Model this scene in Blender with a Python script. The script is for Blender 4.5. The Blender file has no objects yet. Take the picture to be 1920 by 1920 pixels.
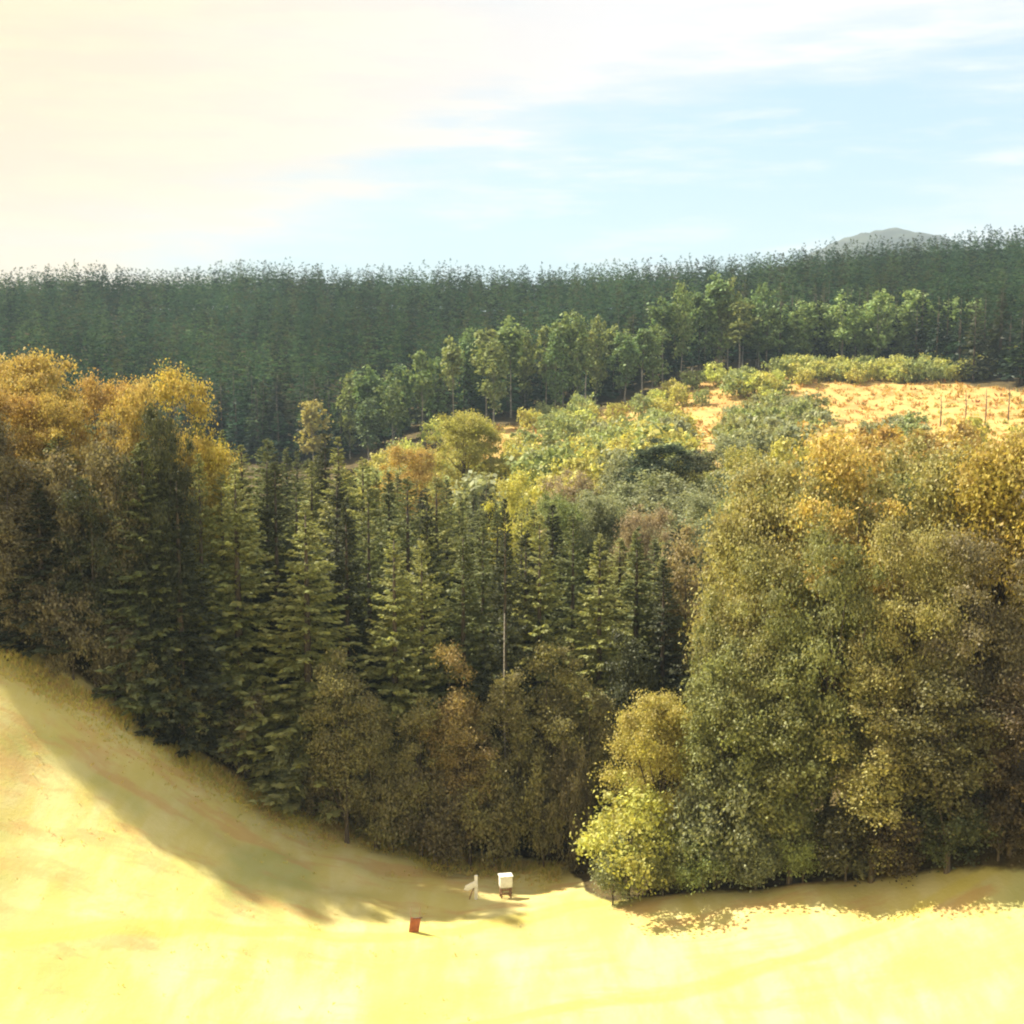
import bpy, math, random
import numpy as np
from mathutils import Vector

# ------------------------------------------------------------------ camera, sky, sun, exposure
scn = bpy.context.scene
COL = scn.collection
F_PX, PITCH, EYE = 2637.0, math.radians(6.92), 36.0
cd = bpy.data.cameras.new('camera')
cd.sensor_width = 36.0
cd.lens = 36.0 * F_PX / 1920.0
cd.clip_start, cd.clip_end = 1.0, 12000.0
cam = bpy.data.objects.new('camera', cd)
COL.objects.link(cam)
cam.location = (0, 0, EYE)
cam.rotation_euler = (math.pi / 2 - PITCH, 0, 0)
scn.camera = cam

SUN_EL, SUN_AZ = math.radians(47), math.radians(-61)      # azimuth from +Y, negative = towards -X
scn.view_settings.view_transform = 'Standard'
scn.view_settings.look = 'None'
scn.view_settings.gamma = 1.0
scn.view_settings.use_curve_mapping = False
scn.view_settings.exposure = 1.38
scn.cycles.use_denoising = True
scn.cycles.filter_width = 2.1
scn.cycles.max_bounces = 5
scn.cycles.diffuse_bounces = 3
scn.cycles.transmission_bounces = 3
scn.cycles.glossy_bounces = 1
scn.cycles.volume_bounces = 0
scn.cycles.transparent_max_bounces = 4

sl = bpy.data.lights.new('sun', 'SUN')
sl.energy = 5.0
sl.angle = math.radians(0.7)
sl.color = (1.0, 0.90, 0.72)
sun = bpy.data.objects.new('sun', sl)
COL.objects.link(sun)
sdir = Vector((math.sin(SUN_AZ) * math.cos(SUN_EL), math.cos(SUN_AZ) * math.cos(SUN_EL), math.sin(SUN_EL)))
sun.rotation_euler = sdir.to_track_quat('Z', 'Y').to_euler()
sun.location = (-200, 60, 200)

world = bpy.data.worlds.new('World')
scn.world = world
world.use_nodes = True
wt = world.node_tree
wt.nodes.clear()


class NT:
    """small node helper"""
    def __init__(s, tree): s.t = tree
    def n(s, typ, **kw):
        nd = s.t.nodes.new(typ)
        for k, v in kw.items():
            if k.startswith('i_'):
                key = k[2:]
                nd.inputs[int(key) if key.isdigit() else key].default_value = v
            else:
                setattr(nd, k, v)
        return nd
    def l(s, a, b): s.t.links.new(a, b)
    def val(s, sock, x):
        if hasattr(x, 'is_output'): s.l(x, sock)
        else: sock.default_value = x
    def math(s, op, a, b=0.0, c=0.0, clamp=False):
        nd = s.n('ShaderNodeMath', operation=op, use_clamp=clamp)
        s.val(nd.inputs[0], a); s.val(nd.inputs[1], b); s.val(nd.inputs[2], c)
        return nd.outputs[0]
    def mix(s, fac, a, b, blend='MIX'):
        nd = s.n('ShaderNodeMix', data_type='RGBA', blend_type=blend)
        s.val(nd.inputs[0], fac)
        for sock, x in ((nd.inputs[6], a), (nd.inputs[7], b)):
            if hasattr(x, 'is_output'): s.l(x, sock)
            else: sock.default_value = (*x, 1)
        return nd.outputs[2]
    def ramp(s, x, lo, hi, smooth=True):
        nd = s.n('ShaderNodeMapRange', interpolation_type='SMOOTHSTEP' if smooth else 'LINEAR')
        s.val(nd.inputs['Value'], x)
        nd.inputs['From Min'].default_value = lo; nd.inputs['From Max'].default_value = hi
        return nd.outputs['Result']
    def noise(s, vec, scale, detail=3.0, rough=0.55, out='Fac'):
        nd = s.n('ShaderNodeTexNoise')
        nd.inputs['Scale'].default_value = scale
        nd.inputs['Detail'].default_value = detail
        nd.inputs['Roughness'].default_value = rough
        s.l(vec, nd.inputs['Vector'])
        return nd.outputs[out]
    def mapping(s, vec, scale=(1, 1, 1), loc=(0, 0, 0), rot=(0, 0, 0)):
        nd = s.n('ShaderNodeMapping')
        nd.inputs['Scale'].default_value = scale; nd.inputs['Location'].default_value = loc
        nd.inputs['Rotation'].default_value = rot
        s.l(vec, nd.inputs['Vector'])
        return nd.outputs[0]


def build_world():
    w = NT(wt)
    tc = w.n('ShaderNodeTexCoord')
    d = tc.outputs['Generated']
    sky = w.n('ShaderNodeTexSky', sky_type='NISHITA', sun_disc=False)
    sky.sun_elevation = SUN_EL
    sky.sun_rotation = SUN_AZ
    sky.air_density, sky.dust_density, sky.ozone_density = 1.0, 1.2, 1.6
    sep = w.n('ShaderNodeSeparateXYZ'); w.l(d, sep.inputs[0])
    x, z = sep.outputs[0], sep.outputs[2]
    # a wide sheet of bright thin cloud with a long opening of blue low down
    low = w.mapping(d, scale=(1.0, 1.0, 4.0), loc=(3.1, 0.4, 1.7))
    n1 = w.noise(low, 3.2, 5.0, 0.55)
    wisp = w.mapping(d, scale=(1.0, 1.0, 7.0), loc=(0.3, 2.4, 0.9), rot=(0, math.radians(4), 0))
    n2 = w.noise(wisp, 9.0, 5.0, 0.6)
    u = w.math('DIVIDE', w.math('SUBTRACT', x, 0.11), 0.38)
    v = w.math('DIVIDE', w.math('SUBTRACT', w.math('SUBTRACT', z, 0.072), w.math('MULTIPLY', x, 0.20)), 0.088)
    r = w.math('SQRT', w.math('ADD', w.math('MULTIPLY', u, u), w.math('MULTIPLY', v, v)))
    r = w.math('ADD', r, w.math('MULTIPLY', w.math('SUBTRACT', n1, 0.5), 1.1))
    r = w.math('ADD', r, w.math('MULTIPLY', w.math('SUBTRACT', n2, 0.5), 1.0))
    opening = w.math('SUBTRACT', 1.0, w.ramp(r, 0.40, 1.30))
    gaps = w.math('MULTIPLY', w.ramp(n1, 0.56, 0.72), w.ramp(z, 0.16, 0.4))
    clear = w.math('MAXIMUM', opening, gaps)
    wisps = w.math('MULTIPLY', w.ramp(n2, 0.50, 0.72), 0.4)
    cover = w.math('SUBTRACT', 1.0, w.math('MULTIPLY', clear, w.math('SUBTRACT', 1.0, wisps)), clamp=True)
    warm = w.ramp(x, 0.25, -0.45)
    cloud = w.mix(warm, (5.0, 5.0, 5.1), (5.5, 4.25, 2.8))
    cl2 = w.mix(w.ramp(n2, 0.40, 0.66), (0.95, 0.96, 0.99), (1.04, 1.035, 1.0))
    cloud = w.mix(1.0, cloud, cl2, 'MULTIPLY')
    blue = w.mix(0.72, sky.outputs[0], (2.95, 4.0, 4.55))
    col = w.mix(cover, blue, cloud)
    bg = w.n('ShaderNodeBackground'); bg.inputs['Strength'].default_value = 0.08
    w.l(col, bg.inputs['Color'])
    out = w.n('ShaderNodeOutputWorld'); w.l(bg.outputs[0], out.inputs['Surface'])


build_world()

# ------------------------------------------------------------------ helpers
rng = np.random.default_rng(11)
FWD = np.array([0, math.cos(PITCH), -math.sin(PITCH)])
UP = np.array([0, math.sin(PITCH), math.cos(PITCH)])


def at(px, py, dist):
    """world point seen at photo pixel (px, py) at ground distance dist along +Y"""
    d = FWD * F_PX + np.array([1.0, 0, 0]) * (px - 960) + UP * (960 - py)
    return np.array([0, 0, EYE]) + d * (dist / d[1])


def mesh_from(name, verts, faces_n, loops, mats, mat_idx=None, smooth=False):
    """verts (N,3); faces_n = corners per face; loops = flat vertex indices"""
    me = bpy.data.meshes.new(name)
    verts = np.asarray(verts, np.float32)
    me.vertices.add(len(verts)); me.vertices.foreach_set('co', verts.ravel())
    loops = np.asarray(loops, np.int32); faces_n = np.asarray(faces_n, np.int32)
    me.loops.add(len(loops)); me.loops.foreach_set('vertex_index', loops)
    me.polygons.add(len(faces_n))
    start = np.concatenate([[0], np.cumsum(faces_n)[:-1]]).astype(np.int32)
    me.polygons.foreach_set('loop_start', start)
    if mat_idx is not None: me.polygons.foreach_set('material_index', np.asarray(mat_idx, np.int32))
    for m in mats: me.materials.append(m)
    me.update(calc_edges=True)
    if smooth: me.polygons.foreach_set('use_smooth', np.ones(len(faces_n), bool))
    return me


class Geo:
    """collects quads / tris"""
    def __init__(s): s.v, s.n, s.l, s.k, s.m = [], [], [], 0, []
    def add(s, v, faces, m=0):
        v = np.asarray(v, float)
        for f in faces:
            s.n.append(len(f)); s.l.extend([i + s.k for i in f]); s.m.append(m)
        s.v.append(v); s.k += len(v)
    def quads(s, q, m=0):                                   # (N,4,3)
        n = len(q)
        s.v.append(q.reshape(-1, 3)); s.l.extend((np.arange(n * 4) + s.k).tolist())
        s.n.extend([4] * n); s.m.extend([m] * n); s.k += n * 4
    def tube(s, pts, rad, sides=6, m=0, cap=True):
        pts = np.asarray(pts, float); rings = []
        for i, p in enumerate(pts):
            t = pts[min(i + 1, len(pts) - 1)] - pts[max(i - 1, 0)]
            t /= np.linalg.norm(t) + 1e-9
            a = np.cross(t, [0.31, 0.9, 0.17]); a /= np.linalg.norm(a) + 1e-9
            b = np.cross(t, a)
            ang = np.arange(sides) * 2 * math.pi / sides
            rings.append(p + rad[i] * (np.cos(ang)[:, None] * a + np.sin(ang)[:, None] * b))
        fs = []
        for i in range(len(pts) - 1):
            for j in range(sides):
                k = (j + 1) % sides
                fs.append((i * sides + j, i * sides + k, (i + 1) * sides + k, (i + 1) * sides + j))
        if cap: fs.append(tuple((len(pts) - 1) * sides + j for j in range(sides)))
        s.add(np.concatenate(rings), fs, m)
    def box(s, c, sz, rot=None, m=0):
        x, y, z = [h / 2 for h in sz]
        v = np.array([(-x, -y, -z), (x, -y, -z), (x, y, -z), (-x, y, -z), (-x, -y, z), (x, -y, z), (x, y, z), (-x, y, z)])
        if rot is not None: v = v @ np.asarray(rot).T
        s.add(v + np.asarray(c), [(0, 3, 2, 1), (4, 5, 6, 7), (0, 1, 5, 4), (1, 2, 6, 5), (2, 3, 7, 6), (3, 0, 4, 7)], m)
    def mesh(s, name, mats, smooth=False):
        return mesh_from(name, np.concatenate(s.v), s.n, s.l, mats, s.m, smooth)


def link(name, me, parent=None, loc=(0, 0, 0)):
    o = bpy.data.objects.new(name, me); COL.objects.link(o)
    o.parent = parent; o.location = loc
    return o


def tag(o, label=None, cat=None, group=None, kind=None):
    for k, v in (('label', label), ('category', cat), ('group', group), ('kind', kind)):
        if v: o[k] = v
    return o


def new_mat(name):
    m = bpy.data.materials.new(name); m.use_nodes = True
    m.node_tree.nodes.clear()
    return m, NT(m.node_tree)


# ------------------------------------------------------------------ materials
def leaf_material(name, per_vertex=False, vary=1.0):
    m, t = new_mat(name)
    if per_vertex:
        base = t.n('ShaderNodeAttribute', attribute_name='tint').outputs['Color']
    else:
        base = t.n('ShaderNodeObjectInfo').outputs['Color']
    geo = t.n('ShaderNodeNewGeometry')
    rnd = geo.outputs['Random Per Island']
    tc = t.n('ShaderNodeTexCoord')
    clump = t.noise(tc.outputs['Object'], 0.33, 2.0, 0.6)
    hsv = t.n('ShaderNodeHueSaturation')
    t.l(base, hsv.inputs['Color'])
    t.l(t.math('ADD', 0.468, t.math('ADD', t.math('MULTIPLY', rnd, 0.03), t.math('MULTIPLY', clump, 0.04))), hsv.inputs['Hue'])
    t.l(t.math('ADD', 0.8, t.math('MULTIPLY', clump, 0.4)), hsv.inputs['Saturation'])
    r2 = t.math('FRACT', t.math('MULTIPLY', rnd, 37.7))
    t.l(t.math('ADD', 1.0 - 0.55 * vary, t.math('MULTIPLY', vary, t.math('ADD', t.math('MULTIPLY', r2, 0.7), t.math('MULTIPLY', clump, 0.4)))), hsv.inputs['Value'])
    di = t.n('ShaderNodeBsdfDiffuse'); t.l(hsv.outputs[0], di.inputs[0])
    tr = t.n('ShaderNodeBsdfTranslucent')
    t.l(t.mix(1.0, hsv.outputs[0], (1.25, 1.15, 0.7), 'MULTIPLY'), tr.inputs[0])
    mx = t.n('ShaderNodeMixShader'); mx.inputs[0].default_value = 0.34
    t.l(di.outputs[0], mx.inputs[1]); t.l(tr.outputs[0], mx.inputs[2])
    gl = t.n('ShaderNodeBsdfGlossy'); gl.inputs['Roughness'].default_value = 0.55
    gl.inputs[0].default_value = (0.8, 0.8, 0.8, 1)
    m2 = t.n('ShaderNodeMixShader'); m2.inputs[0].default_value = 0.004 if per_vertex else 0.018
    t.l(mx.outputs[0], m2.inputs[1]); t.l(gl.outputs[0], m2.inputs[2])
    o = t.n('ShaderNodeOutputMaterial'); t.l(m2.outputs[0], o.inputs[0])
    return m


def surf_material(name, c1, c2, scale=6.0, rough=0.85, stretch=(1, 1, 1)):
    m, t = new_mat(name)
    tc = t.n('ShaderNodeTexCoord')
    n = t.noise(t.mapping(tc.outputs['Object'], scale=stretch), scale, 4.0, 0.6)
    p = t.n('ShaderNodeBsdfPrincipled')
    t.l(t.mix(t.ramp(n, 0.35, 0.65), c1, c2), p.inputs['Base Color'])
    p.inputs['Roughness'].default_value = rough
    b = t.n('ShaderNodeBump'); b.inputs['Strength'].default_value = 0.4; b.inputs['Distance'].default_value = 0.03
    t.l(n, b.inputs['Height']); t.l(b.outputs[0], p.inputs['Normal'])
    o = t.n('ShaderNodeOutputMaterial'); t.l(p.outputs[0], o.inputs[0])
    return m


M_LEAF = leaf_material('leaves')
M_LEAF_MASS = leaf_material('leaves_mass', True)
M_GRASS = leaf_material('grass_blades', True, 0.25)
M_BARK = surf_material('bark', (0.05, 0.038, 0.028), (0.12, 0.095, 0.07), 4.0, 0.9, (3, 3, 0.6))
M_PALE = surf_material('pale_bark', (0.14, 0.125, 0.10), (0.36, 0.33, 0.28), 2.0, 0.8, (1, 1, 2.5))
M_WHITE = surf_material('white_paint', (0.66, 0.64, 0.58), (0.82, 0.81, 0.76), 3.0, 0.6)
M_RED = surf_material('rust_red_paint', (0.24, 0.065, 0.035), (0.36, 0.11, 0.05), 3.0, 0.7)
M_WOOD = surf_material('weathered_wood', (0.16, 0.09, 0.05), (0.30, 0.18, 0.10), 5.0, 0.85, (4, 4, 0.7))
M_DARK = surf_material('dark_wood', (0.06, 0.04, 0.03), (0.12, 0.07, 0.05), 5.0, 0.85)


# ------------------------------------------------------------------ terrain
# control points as (photo px, photo py, distance)
CTRL = [
    (0, 1920, 72), (300, 1920, 73), (960, 1920, 74), (1500, 1920, 73), (1920, 1920, 70),
    (0, 1750, 78), (0, 1600, 84), (0, 1450, 89), (200, 1700, 81), (0, 1320, 94), (150, 1500, 89.5), (350, 1620, 87), (560, 1695, 87),
    (0, 1200, 98), (150, 1275, 99.5), (300, 1370, 101.5), (480, 1490, 103), (620, 1540, 103.5), (750, 1575, 103), (1080, 1630, 99),
    (775, 1755, 86), (900, 1680, 92), (1110, 1695, 88), (1300, 1688, 86.5), (1500, 1680, 85), (1750, 1650, 82.5), (1920, 1625, 80),
    (650, 872, 380), (400, 880, 380), (850, 806, 385), (1080, 770, 400), (1200, 735, 410), (1350, 695, 420), (1700, 700, 420), (1920, 735, 360),
    (1700, 775, 340), (1600, 860, 280), (1300, 830, 290), (1100, 880, 240), (1200, 1000, 185), (1000, 900, 300), (1850, 860, 250),
]
PTS = [at(*c) for c in CTRL]
PTS += [np.array(p, float) for p in [
    (-30, 120, 11), (-60, 90, 19), (-60, 60, 9), (-100, 120, 28), (-20, 130, 6), (0, 140, 2.5), (15, 130, 3), (-10, 170, 2),
    (25, 110, 4), (45, 100, 8), (60, 80, 14), (30, 140, 9), (70, 150, 18), (-60, 200, 8), (-150, 380, 6), (-150, 200, 20),
    (-20, 250, 3), (100, 240, 22), (180, 300, 28), (0, 30, 10), (0, 0, 17), (-60, 0, 30), (60, 0, 24), (0, -200, 30), (60, 40, 12),
    (-250, 500, 22), (-250, 750, 51.5), (-100, 560, 27), (-120, 750, 54.5), (60, 560, 36), (0, 760, 52), (120, 560, 46), (100, 740, 54.5), (165, 560, 48.5),
    (260, 740, 70), (220, 480, 44.5), (190, 680, 63), (0, 900, 46), (-300, 900, 40), (300, 950, 60), (0, 1300, 30), (0, 2000, 20),
    (-800, 800, 60), (800, 800, 80), (-900, 0, 60), (900, 0, 60), (2500, 2500, 20), (-2500, 2500, 20), (0, 3800, 20),
    (3200, -600, 40), (-3200, -600, 40), (0, -900, 40), (3500, 4000, 20), (-3500, 4000, 20)]]
PTS = np.array(PTS)
CC = 14.0


def _phi(dx, dy): return np.sqrt(dx * dx + dy * dy + CC * CC)


_n = len(PTS)
_A = np.zeros((_n + 3, _n + 3))
_A[:_n, :_n] = _phi(PTS[:, None, 0] - PTS[None, :, 0], PTS[:, None, 1] - PTS[None, :, 1]) - np.eye(_n) * 0.35
_A[:_n, _n] = 1; _A[:_n, _n + 1:] = PTS[:, :2] / 1000
_A[_n:, :_n] = _A[:_n, _n:].T
_W = np.linalg.solve(_A, np.concatenate([PTS[:, 2], [0, 0, 0]]))


def ground_z(x, y):
    x = np.asarray(x, float); y = np.asarray(y, float)
    out = np.full(x.shape, _W[_n]) + _W[_n + 1] * x / 1000 + _W[_n + 2] * y / 1000
    for i in range(_n):
        out = out + _W[i] * _phi(x - PTS[i, 0], y - PTS[i, 1])
    return out


def gz(x, y): return float(ground_z(np.array([x]), np.array([y]))[0])


# forest edge (meadow lies on the near side): x -> y
EDGE = np.array([(-400, 120), (-120, 118), (-80, 108), (-55, 101), (-36, 98), (-31, 99), (-25.5, 101.3), (-18.5, 103), (-13, 103.5), (-8.2, 103.2),
                 (0, 100.5), (4.2, 99), (5.2, 90), (6.5, 88), (11, 86.5), (17.4, 85), (24.8, 82.5), (29, 80), (45, 72), (70, 66), (200, 50), (400, 40)])


def edge_y(x): return np.interp(x, EDGE[:, 0], EDGE[:, 1])


# far forest edge: photo px -> distance, as x -> y
FAR = np.array([(-400, 420), (-145, 395), (-90, 385), (-45, 380), (-16, 385), (18, 400), (37, 410), (62, 420), (118, 420), (131, 372), (160, 350), (300, 320)])


def far_y(x): return np.interp(x, FAR[:, 0], FAR[:, 1])


def build_ground():
    def axis(core, grow, lo, hi):
        a = list(core); s = core[1] - core[0]
        st = s
        while a[-1] < hi: st = min(st * grow, 120); a.append(a[-1] + st)
        st = s; b = []
        cur = core[0]
        while cur > lo: st = min(st * grow, 120); cur -= st; b.append(cur)
        return np.array(b[::-1] + a)
    xs = axis(np.arange(-50, 50.1, 0.7), 1.06, -3600, 3600)
    ys = axis(np.arange(62, 112.1, 0.6), 1.035, -900, 4200)
    X, Y = np.meshgrid(xs, ys)
    Z = ground_z(X, Y)
    # small lumps in the turf
    for k in range(26):
        a = rng.uniform(0, math.tau); f = rng.uniform(0.25, 1.6); ph = rng.uniform(0, math.tau)
        Z += 0.05 / (0.5 + f) * np.sin((X * math.cos(a) + Y * math.sin(a)) * f + ph)
    nx, ny = len(xs), len(ys)
    i, j = np.meshgrid(np.arange(nx - 1), np.arange(ny - 1))
    q = np.stack([j * nx + i, j * nx + i + 1, (j + 1) * nx + i + 1, (j + 1) * nx + i], -1).reshape(-1)
    m, t = new_mat('ground')
    obj = t.n('ShaderNodeTexCoord').outputs['Object']
    mead = t.n('ShaderNodeAttribute', attribute_name='meadow').outputs['Fac']
    clr = t.n('ShaderNodeAttribute', attribute_name='clearing').outputs['Fac']
    nf = t.noise(obj, 0.9, 5.0, 0.65)
    nb = t.noise(obj, 0.09, 3.0, 0.55)
    nm = t.noise(t.mapping(obj, scale=(1.0, 0.28, 1.0), rot=(0, 0, math.radians(-38))), 0.45, 4.0, 0.6)
    straw = t.mix(t.ramp(nm, 0.38, 0.64), (0.53, 0.46, 0.155), (0.58, 0.52, 0.24))
    straw = t.mix(t.math('MULTIPLY', t.ramp(nb, 0.48, 0.62), 0.55), straw, (0.27, 0.32, 0.10))   # greener patches
    red = t.noise(t.mapping(obj, loc=(31, 7, 0), scale=(0.45, 1.3, 0.6), rot=(0, 0, math.radians(12))), 0.30, 5.0, 0.65)
    straw = t.mix(t.math('MULTIPLY', t.ramp(red, 0.48, 0.62), 0.58), straw, (0.50, 0.285, 0.12))   # rusty seed heads
    straw = t.mix(t.math('MULTIPLY', nf, 0.35), straw, (0.36, 0.31, 0.10))
    # wheel tracks pressed into the grass
    sep = t.n('ShaderNodeSeparateXYZ'); t.l(obj, sep.inputs[0])
    x, y = sep.outputs[0], sep.outputs[1]
    wob = t.math('MULTIPLY', t.math('SUBTRACT', t.noise(obj, 0.12, 2.0), 0.5), 2.4)
    def track(a, b, c, w, gap):
        d = t.math('ADD', t.math('ADD', t.math('MULTIPLY', x, a), t.math('MULTIPLY', y, b)), t.math('ADD', wob, -c))
        d = t.math('ABSOLUTE', t.math('SUBTRACT', t.math('ABSOLUTE', d), gap))
        return t.math('SUBTRACT', 1.0, t.ramp(d, w * 0.4, w))
    tr1 = track(-0.24, 0.97, 72.1, 0.75, 0.0)
    tr2 = track(0.30, -0.95, -83.0, 0.9, 0.0)
    tr3 = track(1.0, 0.06, -0.2, 1.3, 0.0)
    trk = t.math('MULTIPLY', t.math('MAXIMUM', t.math('MAXIMUM', tr1, tr2), t.math('MULTIPLY', tr3, 0.6)), t.math('ADD', 0.35, t.math('MULTIPLY', nf, 0.8)))
    straw = t.mix(t.math('MULTIPLY', trk, 0.75, clamp=True), straw, (0.50, 0.43, 0.09))
    litter = t.mix(t.ramp(nf, 0.35, 0.65), (0.045, 0.035, 0.018), (0.11, 0.085, 0.035))
    dry = t.mix(t.ramp(t.noise(t.mapping(obj, scale=(1, 0.35, 1), rot=(0, 0, 0.5)), 0.22, 6.0, 0.7), 0.38, 0.60), (0.38, 0.22, 0.08), (0.45, 0.33, 0.12))
    dry = t.mix(t.math('MULTIPLY', t.ramp(nf, 0.5, 0.75), 0.5), dry, (0.25, 0.22, 0.07))
    wob2 = t.math('MULTIPLY', t.math('SUBTRACT', t.noise(obj, 0.8, 4.0, 0.65), 0.5), 0.45)
    c = t.mix(t.ramp(t.math('ADD', clr, wob2), 0.3, 0.7), litter, dry)
    c = t.mix(t.ramp(t.math('ADD', mead, wob2), 0.35, 0.65), c, straw)
    p = t.n('ShaderNodeBsdfPrincipled'); p.inputs['Roughness'].default_value = 0.95
    p.inputs['Specular IOR Level'].default_value = 0.1
    t.l(c, p.inputs['Base Color'])
    bp = t.n('ShaderNodeBump'); bp.inputs['Strength'].default_value = 0.2; bp.inputs['Distance'].default_value = 0.25
    t.l(t.noise(obj, 3.5, 4.0, 0.7), bp.inputs['Height']); t.l(bp.outputs[0], p.inputs['Normal'])
    o = t.n('ShaderNodeOutputMaterial'); t.l(p.outputs[0], o.inputs[0])
    me = mesh_from('ground', np.stack([X, Y, Z], -1).reshape(-1, 3), np.full((nx - 1) * (ny - 1), 4), q, [m], smooth=True)
    mk = np.clip(0.5 + (edge_y(X) + 1.2 - Y) / 3.0, 0, 1)
    ck = np.clip((Y - np.where(X > 22, 205, 200)) / 25, 0, 1) * np.clip((far_y(X) - 6 - Y) / 10, 0, 1) * np.clip((X + 28) / 25, 0, 1)
    for nm_, a in (('meadow', mk), ('clearing', ck)):
        at_ = me.attributes.new(nm_, 'FLOAT', 'POINT'); at_.data.foreach_set('value', a.astype(np.float32).ravel())
    tag(link('ground', me), 'pale straw meadow and hilly forest floor', None, None, 'structure')


build_ground()


def build_distant_hill():
    nx, ny = 140, 50
    xs = np.linspace(-100, 1800, nx); ys = np.linspace(2700, 3500, ny)
    X, Y = np.meshgrid(xs, ys)
    Z = 18 + 254 * np.exp(-((X - 815) / 380) ** 2 - ((Y - 3050) / 230) ** 2)
    r2 = np.random.default_rng(4)
    for k in range(40):
        a = r2.uniform(0, math.tau); f = r2.uniform(0.03, 0.5); ph = r2.uniform(0, math.tau)
        Z += 0.25 / (0.1 + f) ** 0.5 * np.sin((X * math.cos(a) + Y * math.sin(a)) * f + ph)
    Z += r2.normal(0, 1.6, Z.shape)
    edge = np.minimum(np.minimum((X + 100) / 300, (1800 - X) / 300), np.minimum((Y - 2700) / 150, (3500 - Y) / 150)).clip(0, 1)
    Z = 5 + (Z - 5) * edge
    i, j = np.meshgrid(np.arange(nx - 1), np.arange(ny - 1))
    q = np.stack([j * nx + i, j * nx + i + 1, (j + 1) * nx + i + 1, (j + 1) * nx + i], -1).reshape(-1)
    m = surf_material('far_wooded_hill', (0.022, 0.032, 0.030), (0.05, 0.065, 0.05), 0.03, 0.95)
    me = mesh_from('distant_hill', np.stack([X, Y, Z], -1).reshape(-1, 3), np.full((nx - 1) * (ny - 1), 4), q, [m])
    tag(link('distant_hill', me), 'hazy blue wooded hill beyond the ridge', None, None, 'structure')


build_distant_hill()


# ------------------------------------------------------------------ tree meshes
def unit(v): return v / (np.linalg.norm(v, axis=-1, keepdims=True) + 1e-9)


def kites(p, a, length, width, r):
    """leaf-like rhombus quads from base p along unit axis a"""
    b = unit(np.cross(a, unit(r.normal(size=p.shape))))
    L = length[:, None]; w = width[:, None] * 0.5
    return np.stack([p, p + a * L * 0.45 + b * w, p + a * L, p + a * L * 0.45 - b * w], 1)


def spruce_quads(seed, h, R, nb, ns, size, bare=0.04, power=0.85):
    r = np.random.default_rng(seed)
    t = bare + (1 - bare) * (r.random(nb) ** 1.15)
    lean = 0
    skew = 1 + 0.10 * np.sin(t * 6 + r.uniform(0, 6))
    L = R * (1 - t) ** power * r.uniform(0.6, 1.12, nb) * skew + 0.05
    low = np.clip((0.14 - t) / 0.14, 0, 1)
    L *= 1 - 0.45 * low
    az = r.uniform(0, math.tau, nb)
    out = np.stack([np.cos(az), np.sin(az), np.zeros(nb)], -1)
    rise = -0.42 + 0.85 * t ** 1.5 + r.normal(0, 0.12, nb)
    k = np.maximum(4, (ns * (0.35 + 0.65 * L / R)).astype(int))
    idx = np.repeat(np.arange(nb), k)
    s = r.random(len(idx)) ** 0.75
    base = np.zeros((len(idx), 3)); base[:, 2] = t[idx] * h
    Ls = (L[idx] * s)[:, None]
    pos = base + out[idx] * Ls
    pos[:, 2] += L[idx] * (rise[idx] * s + 0.18 * s ** 3)
    side = np.stack([-out[idx][:, 1], out[idx][:, 0], np.zeros(len(idx))], -1)
    sg = r.choice([-1, 1], len(idx))
    a = unit(out[idx] * r.uniform(0.3, 1.0, len(idx))[:, None] + side * (sg * r.uniform(0.1, 0.9, len(idx)))[:, None]
             + np.array([0, 0, 1.0]) * (r.uniform(-0.75, 0.2, len(idx)))[:, None])
    ln = size * r.uniform(0.7, 1.5, len(idx)) * (0.32 + 0.85 * (1 - t[idx]))
    q = kites(pos, a, ln, ln * r.uniform(0.35, 0.6, len(idx)), r)
    # leading shoot
    n = 6
    tp = np.zeros((n, 3)); tp[:, 2] = np.linspace(h * 0.965, h * 0.99, n)
    ta = unit(np.stack([r.normal(0, .35, n), r.normal(0, .35, n), np.ones(n)], -1))
    return np.concatenate([q, kites(tp, ta, np.full(n, size * 0.6), np.full(n, size * 0.15), r)])


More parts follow.
